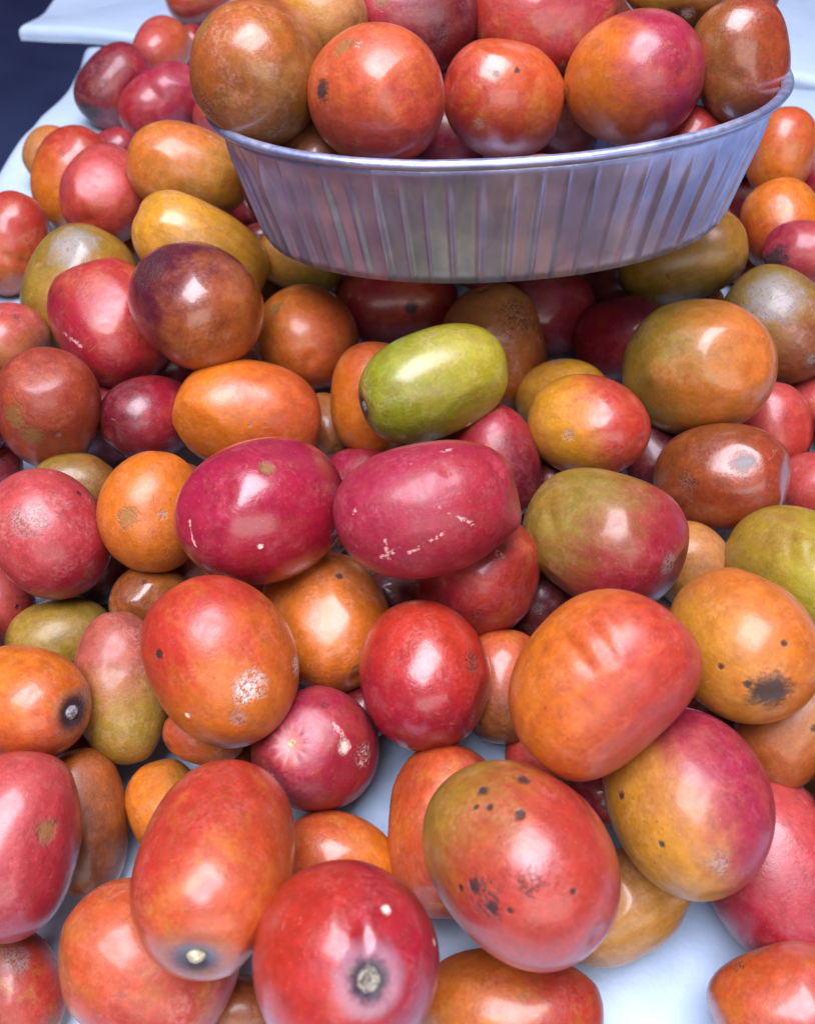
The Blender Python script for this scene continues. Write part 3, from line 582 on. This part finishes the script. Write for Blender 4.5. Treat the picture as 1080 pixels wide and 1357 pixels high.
    ('orange red fruit under the large speckled one', 0, (0.02404, 0.0341, 0.01345), (0.99041, -0.10344, 0.09155), 0.01984, 0.01388, 'orange2', 'red', (0.947, -0.316, 0.054), {}),
    ('large crimson fruit with a grey stem scar on the cloth', 0, (-0.01262, 0.0386, 0.04911), (0.29254, -0.3641, 0.88423), 0.01970, 0.01791, 'red2', 'crimson', (0.951, -0.284, -0.123), {'spots': [((0.00832, 0.00471, 0.01642), 0.00104, 'pale'), ((0.01658, 0.00091, 0.00834), 0.00086, 'pale')], 'dents': [((0.00494, -0.00327, 0.01869), (0.00423, 0.00138, 0.01879), 0.00121, 0.04)], 'round': 1, 'plain': 1, 'stem': 'cup'}),
    ('dull olive tan fruit with a pointed end lying on the cloth', 0, (0.05198, 0.05771, 0.01199), (0.87531, 0.37782, 0.30179), 0.01663, 0.01199, 'tan', 'ochre', (0.745, -0.667, 0.001), {'dents': [((0.00126, 0.00623, 0.01121), (0.0036, -0.00256, 0.01183), 0.00172, 0.03)], 'tip': (0.01252, 0.00077, 0.00893), 'pale': 1, 'tipk': 0.34}),
    ('largest brownish red fruit, speckled with black dots', 0, (0.02423, 0.05868, 0.04589), (0.60231, -0.72521, 0.33361), 0.02331, 0.01943, 'olive2', 'red3', (0.823, -0.563, -0.069), {'spots': [((-0.00791, 0.0087, 0.01579), 0.00145, 'dark'), ((-0.00971, 0.00536, 0.01613), 0.00091, 'dark'), ((-0.007, 0.00486, 0.01749), 0.00091, 'dark'), ((-0.00114, 0.00246, 0.01936), 0.00127, 'dark'), ((-0.01092, -0.00926, 0.01337), 0.00163, 'dark'), ((-0.01379, -0.00887, 0.01044), 0.00091, 'dark'), ((-0.00754, -0.01317, 0.0132), 0.00127, 'dark'), ((-0.00415, -0.01394, 0.01461), 0.00091, 'dark'), ((-0.00092, -0.01014, 0.01799), 0.0029, 'darkspeck'), ((0.00777, -0.01106, 0.01729), 0.00073, 'dark'), ((-0.00923, -0.01139, 0.01335), 0.00472, 'darkspeck')], 'dents': [((0.01003, 0.01481, 0.00766), (0.01564, 0.00235, 0.01311), 0.00127, 0.03), ((0.0071, 0.01677, 0.00739), (0.01229, 0.00537, 0.0148), 0.00109, 0.02)], 'round': 1, 'gs': 1.2, 'gofs': 0.34}),
    ('olive brown fruit beside a crimson one at the pile edge', 0, (0.11504, 0.08299, 0.0086), (-0.29479, -0.839, -0.45735), 0.01154, 0.00834, 'olive', 'olivebrown', (0.902, -0.148, 0.405), {}),
    ('long crimson fruit lying on the cloth beside a yellow and magenta one', 0, (0.09327, 0.06584, 0.01691), (0.3443, -0.92935, -0.13331), 0.02260, 0.01731, 'pinkred', 'crimson', (-0.298, -0.871, -0.39), {'plain': 1}),
    ('pale red fruit alone on the bare cloth', 0, (0.08457, 0.0344, 0.021), (0.90019, 0.19847, 0.38763), 0.01602, 0.01242, 'orangered', 'pinkred', (0.798, -0.558, 0.226), {'spots': [((-0.00407, 0.01115, 0.00365), 0.00296, 'grey')]}),
    ('tan orange fruit below an ochre one with a black end', 0, (0.0984, 0.09489, 0.03648), (-0.53762, -0.62547, -0.56546), 0.01626, 0.01131, 'tan', 'orangebrown', (-0.497, -0.661, -0.562), {}),
    ('ochre fruit with a black rotten stem end', 0, (0.08289, 0.10796, 0.05631), (0.11501, -0.98, 0.16241), 0.01971, 0.01643, 'ochre2', 'orange2', (0.799, 0.272, 0.536), {'spots': [((-0.0005, -0.01756, 0.00808), 0.00531, 'dark'), ((-0.0053, -0.01596, 0.0083), 0.00123, 'dark'), ((-0.01004, -0.01167, 0.00864), 0.00082, 'dark'), ((0.00209, -0.00953, 0.01479), 0.00082, 'dark')], 'round': 1}),
    ('large fruit, half ochre yellow and half magenta red', 0, (0.0655, 0.07383, 0.04137), (0.12752, -0.99041, 0.05321), 0.02151, 0.01792, 'ochre2', 'magenta', (0.872, 0.278, 0.402), {'spots': [((-0.0103, -0.01317, 0.00935), 0.00099, 'dark'), ((0.00024, -0.0174, 0.01076), 0.00277, 'grey'), ((-0.01655, -0.00167, 0.00668), 0.00119, 'dark')], 'round': 1, 'gs': 1.8}),
    ('large orange red fruit with ribs running along it', 0, (0.04419, 0.09245, 0.06376), (0.69657, 0.54068, 0.47165), 0.02200, 0.01771, 'orange', 'red2', (0.941, -0.333, 0.063), {'dents': [((-0.01426, 0.00331, 0.01017), (-0.0055, -0.01305, 0.01115), 0.00145, 0.042), ((-0.00958, 0.00291, 0.01465), (-0.00541, -0.00559, 0.01592), 0.00127, 0.04), ((-0.00516, 0.00604, 0.01643), (-0.00107, -0.00459, 0.01732), 0.00127, 0.042), ((-0.00107, 0.00783, 0.01729), (0.00139, 0.00232, 0.01869), 0.00109, 0.018), ((0.00586, 0.01066, 0.0166), (0.0109, 0.00082, 0.01686), 0.00163, 0.012), ((-0.01266, -0.00619, 0.01146), (-0.00452, -0.0163, 0.00729), 0.00163, 0.008)], 'round': 1, 'barrel': 1, 'gs': 1.2, 'gofs': 0.06}),
    ('olive fruit with black marks at the back of the tray', 1, (0.08889, 0.31143, 0.13675), (0.92994, -0.32166, -0.17819), 0.01790, 0.01273, 'olive', 'olivebrown', (0.965, -0.251, 0.079), {'spots': [((-0.00062, -0.01113, -0.00683), 0.00369, 'dark'), ((0.00274, -0.01263, -0.00473), 0.00246, 'white')], 'dents': [((-0.00515, -0.01112, -0.00346), (0.00615, -0.01233, -0.00528), 0.00246, 0.06)]}),
    ('red fruit at the back of the tray', 1, (0.04743, 0.31882, 0.12416), (0.9832, -0.16968, -0.06735), 0.02413, 0.01846, 'red', 'crimson', (0.99, -0.132, 0.046), {}),
    ('dark crimson fruit at the back of the tray', 1, (0.00158, 0.31733, 0.1242), (0.99998, -0.00605, -0.00312), 0.02258, 0.01805, 'darkcrimson', 'crimson', (-1.0, 0.004, -0.001), {}),
    ('yellow ochre fruit at the back of the tray', 1, (-0.02955, 0.30264, 0.12933), (0.76566, -0.63726, 0.08748), 0.01610, 0.01342, 'ochre', 'tan', (0.996, 0.086, -0.03), {}),
    ('dark red fruit low in the tray between two red ones', 1, (0.01433, 0.31303, 0.08604), (0.94167, -0.32047, 0.1027), 0.01626, 0.01355, 'darkcrimson', 'crimson', (0.999, -0.038, 0.018), {}),
    ('dark red fruit low in the tray under a magenta and orange one', 1, (0.0572, 0.31473, 0.0884), (-0.98278, 0.04508, 0.17922), 0.01544, 0.01286, 'darkcrimson', 'redbrown', (0.987, -0.148, 0.069), {}),
    ('glossy brown fruit at the right end of the tray', 1, (0.10685, 0.28305, 0.12379), (0.31269, -0.44727, -0.83795), 0.01771, 0.01448, 'redbrown', 'olivebrown', (-0.888, 0.166, -0.43), {'dents': [((-0.00818, -0.01191, 0.00135), (-0.00126, -0.01495, -0.00077), 0.00234, 0.03)], 'gloss': 1}),
    ('big orange brown fruit with a green tinge at the left of the tray', 1, (-0.04572, 0.27179, 0.12465), (-0.15987, -0.96775, 0.19468), 0.02316, 0.01930, 'orangebrown', 'olivebrown', (0.485, -0.258, -0.835), {'spots': [((-0.01252, -0.00725, 0.01435), 0.00378, 'olive')], 'pale': 1}),
    ('round red fruit in the tray with tiny grey marks', 1, (0.03344, 0.2894, 0.10843), (-0.89738, -0.23811, 0.37151), 0.02123, 0.01769, 'red', 'orangered', (0.781, 0.172, 0.6), {'spots': [((-0.00944, -0.01647, 0.00019), 0.00231, 'grey'), ((-0.00505, -0.0126, 0.01327), 0.00116, 'dark'), ((0.00149, -0.01139, 0.01393), 0.00116, 'dark')], 'round': 1}),
    ('fruit in the tray, orange on one side and magenta on the other', 1, (0.07298, 0.28361, 0.11773), (0.45923, -0.79913, 0.38794), 0.02333, 0.01944, 'orange', 'magenta', (0.919, -0.078, 0.386), {'round': 1, 'gs': 1.5}),
    ('round coral red fruit at the front of the tray with a dark smudge', 1, (-0.00953, 0.25615, 0.12408), (0.69345, -0.64919, 0.31254), 0.02141, 0.01784, 'orangered', 'red', (0.532, -0.32, -0.784), {'spots': [((-0.01442, -0.00899, 0.00559), 0.00305, 'dark')], 'round': 1}),
]
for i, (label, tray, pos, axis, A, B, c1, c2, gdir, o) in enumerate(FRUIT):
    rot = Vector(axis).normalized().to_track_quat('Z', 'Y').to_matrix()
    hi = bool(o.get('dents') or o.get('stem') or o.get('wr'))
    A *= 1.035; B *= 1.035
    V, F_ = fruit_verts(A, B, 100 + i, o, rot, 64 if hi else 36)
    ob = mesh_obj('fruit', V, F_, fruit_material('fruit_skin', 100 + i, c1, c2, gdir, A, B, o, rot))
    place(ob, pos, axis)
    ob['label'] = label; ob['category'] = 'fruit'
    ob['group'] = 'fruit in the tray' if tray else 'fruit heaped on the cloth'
    if o.get('stem'): stem_scar(o['stem'], A, B, ob, i)

# fruit buried inside the heap and at the bottom of the tray: in tray, centre, long axis, half length, half width
BURIED = [
    (0, (-0.1629, 0.1827, 0.0158), (0.26, 0.95, 0.17), 0.0186, 0.0156),
    (0, (0.2286, 0.3973, 0.0163), (0.55, 0.33, -0.77), 0.0176, 0.0156),
    (0, (-0.1003, 0.3001, 0.0163), (0.92, 0.21, -0.32), 0.0190, 0.0158),
    (0, (-0.0016, 0.1799, 0.0165), (-0.11, 0.83, 0.55), 0.0176, 0.0155),
    (0, (0.0043, 0.3373, 0.0156), (-0.66, -0.75, 0.04), 0.0190, 0.0156),
    (0, (0.104, 0.3477, 0.0167), (-0.61, -0.56, -0.55), 0.0191, 0.0159),
    (0, (-0.1554, 0.1431, 0.0158), (-0.18, 0.9, -0.41), 0.0178, 0.0157),
    (0, (0.2253, 0.3534, 0.0175), (0.24, 0.95, -0.19), 0.0208, 0.0171),
    (0, (0.1575, 0.1165, 0.0165), (0.61, -0.74, -0.28), 0.0206, 0.0168),
    (0, (0.15, 0.2904, 0.0176), (0.42, 0.57, -0.7), 0.0186, 0.0165),
    (0, (0.1587, 0.1629, 0.0166), (0.47, 0.47, -0.75), 0.0177, 0.0157),
    (0, (0.0503, 0.345, 0.0169), (-0.28, 0.8, -0.53), 0.0190, 0.0163),
    (0, (-0.1716, 0.2292, 0.0159), (-0.01, -0.89, -0.45), 0.0191, 0.0156),
    (0, (0.1765, 0.4243, 0.0162), (-0.17, 0.85, 0.5), 0.0188, 0.0159),
    (0, (0.2056, 0.3206, 0.0183), (0.1, -0.25, -0.96), 0.0187, 0.0160),
    (0, (0.1325, 0.3936, 0.0184), (-0.25, -0.04, -0.97), 0.0191, 0.0169),
    (0, (-0.1409, 0.057, 0.0156), (-0.32, 0.89, -0.33), 0.0174, 0.0155),
    (0, (0.1416, 0.0835, 0.0177), (-0.95, 0.1, 0.3), 0.0196, 0.0173),
    (0, (-0.0495, 0.3449, 0.0159), (-0.03, 0.99, 0.12), 0.0190, 0.0163),
    (0, (-0.1246, 0.3815, 0.0189), (-0.74, -0.02, 0.67), 0.0205, 0.0167),
    (0, (-0.1348, 0.0948, 0.016), (0.25, 0.86, -0.45), 0.0192, 0.0158),
    (0, (0.2043, 0.2826, 0.0184), (-0.85, -0.26, 0.45), 0.0208, 0.0172),
    (0, (0.1356, 0.3565, 0.0184), (0.2, -0.49, 0.85), 0.0193, 0.0160),
    (0, (0.1883, 0.2397, 0.0211), (0.22, 0.29, 0.93), 0.0188, 0.0166),
    (0, (-0.1165, 0.0309, 0.0189), (0.16, 0.22, 0.96), 0.0188, 0.0158),
    (0, (0.0567, 0.115, 0.0181), (-0.18, 0.58, 0.8), 0.0191, 0.0157),
    (0, (-0.0162, 0.3603, 0.0285), (0.33, -0.92, -0.21), 0.0190, 0.0159),
    (0, (0.0418, 0.3187, 0.0368), (-0.31, -0.16, -0.93), 0.0185, 0.0165),
    (0, (-0.0622, 0.3853, 0.034), (-0.3, -0.93, -0.22), 0.0188, 0.0166),
    (0, (0.0811, 0.3302, 0.0368), (-0.98, -0.09, -0.17), 0.0200, 0.0165),
    (0, (0.0269, 0.3585, 0.0321), (0.61, 0.12, 0.78), 0.0186, 0.0157),
    (0, (0.1648, 0.4015, 0.0396), (0.82, 0.33, 0.47), 0.0200, 0.0162),
    (0, (0.1324, 0.107, 0.0412), (-0.2, 0.97, 0.13), 0.0182, 0.0160),
    (0, (-0.0007, 0.3133, 0.0468), (-0.13, 0.92, -0.37), 0.0192, 0.0157),
    (0, (0.1171, 0.3375, 0.0464), (0.58, 0.15, -0.8), 0.0201, 0.0172),
    (0, (-0.055, 0.3429, 0.0524), (-0.09, 0.19, -0.98), 0.0214, 0.0173),
    (0, (0.0554, 0.3625, 0.0485), (0.27, -0.03, -0.96), 0.0183, 0.0158),
    (0, (-0.0017, 0.3653, 0.0556), (0.82, 0.12, -0.56), 0.0190, 0.0155),
    (0, (0.0864, 0.3593, 0.0517), (0.41, -0.81, 0.42), 0.0182, 0.0159),
    (0, (-0.0213, 0.3389, 0.0543), (0.59, -0.14, -0.8), 0.0190, 0.0162),
    (0, (0.1157, 0.0747, 0.0412), (0.05, -0.57, 0.82), 0.0186, 0.0158),
    (0, (0.213, 0.4246, 0.0175), (0.7, 0.3, -0.65), 0.0185, 0.0159),
    (0, (0.035, 0.345, 0.0677), (0.77, 0.14, 0.63), 0.0194, 0.0170),
    (0, (0.075, 0.3401, 0.0753), (0.04, -0.81, -0.58), 0.0186, 0.0165),
    (0, (0.1138, 0.3254, 0.0792), (0.4, -0.61, -0.68), 0.0183, 0.0156),
    (0, (-0.0239, 0.3587, 0.0858), (-0.62, -0.11, 0.78), 0.0203, 0.0173),
    (0, (0.01, 0.3629, 0.0889), (-0.44, 0.67, 0.6), 0.0197, 0.0167),
    (0, (0.0591, 0.3652, 0.0907), (0.69, 0.67, 0.28), 0.0190, 0.0157),
    (0, (-0.0562, 0.336, 0.0908), (0.34, 0.59, 0.74), 0.0204, 0.0167),
    (0, (0.1054, 0.3565, 0.0905), (-0.09, 0.89, -0.45), 0.0184, 0.0164),
    (0, (0.1248, 0.3843, 0.0935), (-0.07, -0.6, 0.8), 0.0209, 0.0171),
    (0, (0.1053, 0.4122, 0.0997), (0.18, -0.4, -0.9), 0.0200, 0.0172),
    (0, (-0.1024, 0.3533, 0.0138), (-0.95, -0.03, -0.32), 0.0167, 0.0139),
    (0, (-0.0579, 0.1242, 0.0151), (0.04, -1.0, -0.06), 0.0177, 0.0148),
    (0, (-0.1921, 0.2859, 0.0147), (0.76, -0.51, 0.4), 0.0173, 0.0145),
    (0, (0.0674, 0.1775, 0.0139), (0.7, 0.68, -0.22), 0.0166, 0.0142),
    (0, (-0.034, 0.1819, 0.016), (-0.41, 0.29, 0.87), 0.0168, 0.0147),
    (0, (-0.1419, 0.2455, 0.0152), (-1.0, 0.05, -0.0), 0.0174, 0.0151),
    (0, (-0.0802, 0.1878, 0.0159), (-0.16, -0.51, 0.85), 0.0165, 0.0147),
    (0, (-0.0797, 0.334, 0.0167), (0.11, 0.35, -0.93), 0.0167, 0.0141),
    (0, (-0.1992, 0.242, 0.0143), (-0.52, -0.81, -0.29), 0.0160, 0.0142),
    (0, (-0.1301, 0.4209, 0.0133), (0.48, -0.88, -0.06), 0.0165, 0.0137),
    (0, (0.1941, 0.3505, 0.0164), (-0.06, -0.08, -0.99), 0.0164, 0.0141),
    (0, (0.0689, 0.3022, 0.0484), (0.96, 0.2, 0.21), 0.0177, 0.0144),
    (0, (0.027, 0.2896, 0.0526), (-0.46, 0.76, 0.46), 0.0185, 0.0151),
    (0, (-0.135, 0.1256, 0.0294), (0.72, 0.15, -0.68), 0.0159, 0.0138),
    (0, (-0.0954, 0.3845, 0.0339), (0.69, -0.17, 0.71), 0.0172, 0.0144),
    (0, (0.0167, 0.2231, 0.0128), (-0.44, 0.87, 0.21), 0.0158, 0.0132),
    (0, (-0.1572, 0.3361, 0.0143), (0.55, 0.31, 0.77), 0.0157, 0.0128),
    (0, (0.1645, 0.2165, 0.0158), (0.02, 0.94, 0.34), 0.0153, 0.0132),
    (0, (-0.1539, 0.2131, 0.0313), (-0.2, -0.96, 0.22), 0.0143, 0.0127),
    (0, (0.1463, 0.3991, 0.1071), (0.03, 1.0, 0.03), 0.0150, 0.0124),
    (0, (-0.0529, 0.1522, 0.0094), (0.44, 0.89, -0.1), 0.0111, 0.0095),
    (0, (0.1306, 0.3103, 0.0109), (-0.43, 0.74, 0.52), 0.0119, 0.0103),
    (0, (0.0309, 0.1694, 0.0105), (-0.55, -0.6, -0.58), 0.0118, 0.0097),
    (0, (0.0754, 0.1388, 0.01), (0.31, -0.94, 0.17), 0.0120, 0.0105),
    (0, (-0.1894, 0.3727, 0.0106), (0.3, 0.58, -0.75), 0.0120, 0.0102),
    (1, (-0.0103, 0.2951, 0.1018), (0.86, -0.28, 0.43), 0.0182, 0.0158),
    (1, (-0.0284, 0.2648, 0.0928), (-0.29, 0.2, 0.94), 0.0186, 0.0162),
    (1, (0.0708, 0.2541, 0.0942), (-0.72, 0.36, -0.59), 0.0139, 0.0121),
    (1, (0.0056, 0.2491, 0.0925), (0.18, -0.23, 0.96), 0.0146, 0.0127),
    (1, (0.0408, 0.2498, 0.096), (0.65, 0.75, 0.08), 0.0137, 0.0119),
    (1, (0.0979, 0.2793, 0.0967), (-0.64, -0.13, 0.76), 0.0144, 0.0126),
]
KIN = [('darkcrimson', 'crimson'), ('redbrown', 'brown'), ('crimson', 'red'), ('olivebrown', 'brown'), ('purple', 'darkcrimson')]
kin_mats = [fruit_material('buried_skin', 900 + i, a, b, (0, 0, 1), .018, .0155, {}, Matrix.Identity(3)) for i, (a, b) in enumerate(KIN)]
for i, (tray, pos, axis, A, B) in enumerate(BURIED):
    V, F_ = fruit_verts(A, B, 500 + i, {}, Matrix.Identity(3), 20)
    ob = mesh_obj('fruit', V, F_, kin_mats[i % len(kin_mats)])
    place(ob, pos, axis)
    ob['label'] = 'fruit at the bottom of the tray under the others' if tray else 'shaded fruit buried inside the heap under the others'
    ob['category'] = 'fruit'
    ob['group'] = 'fruit at the bottom of the tray' if tray else 'fruit buried inside the heap'
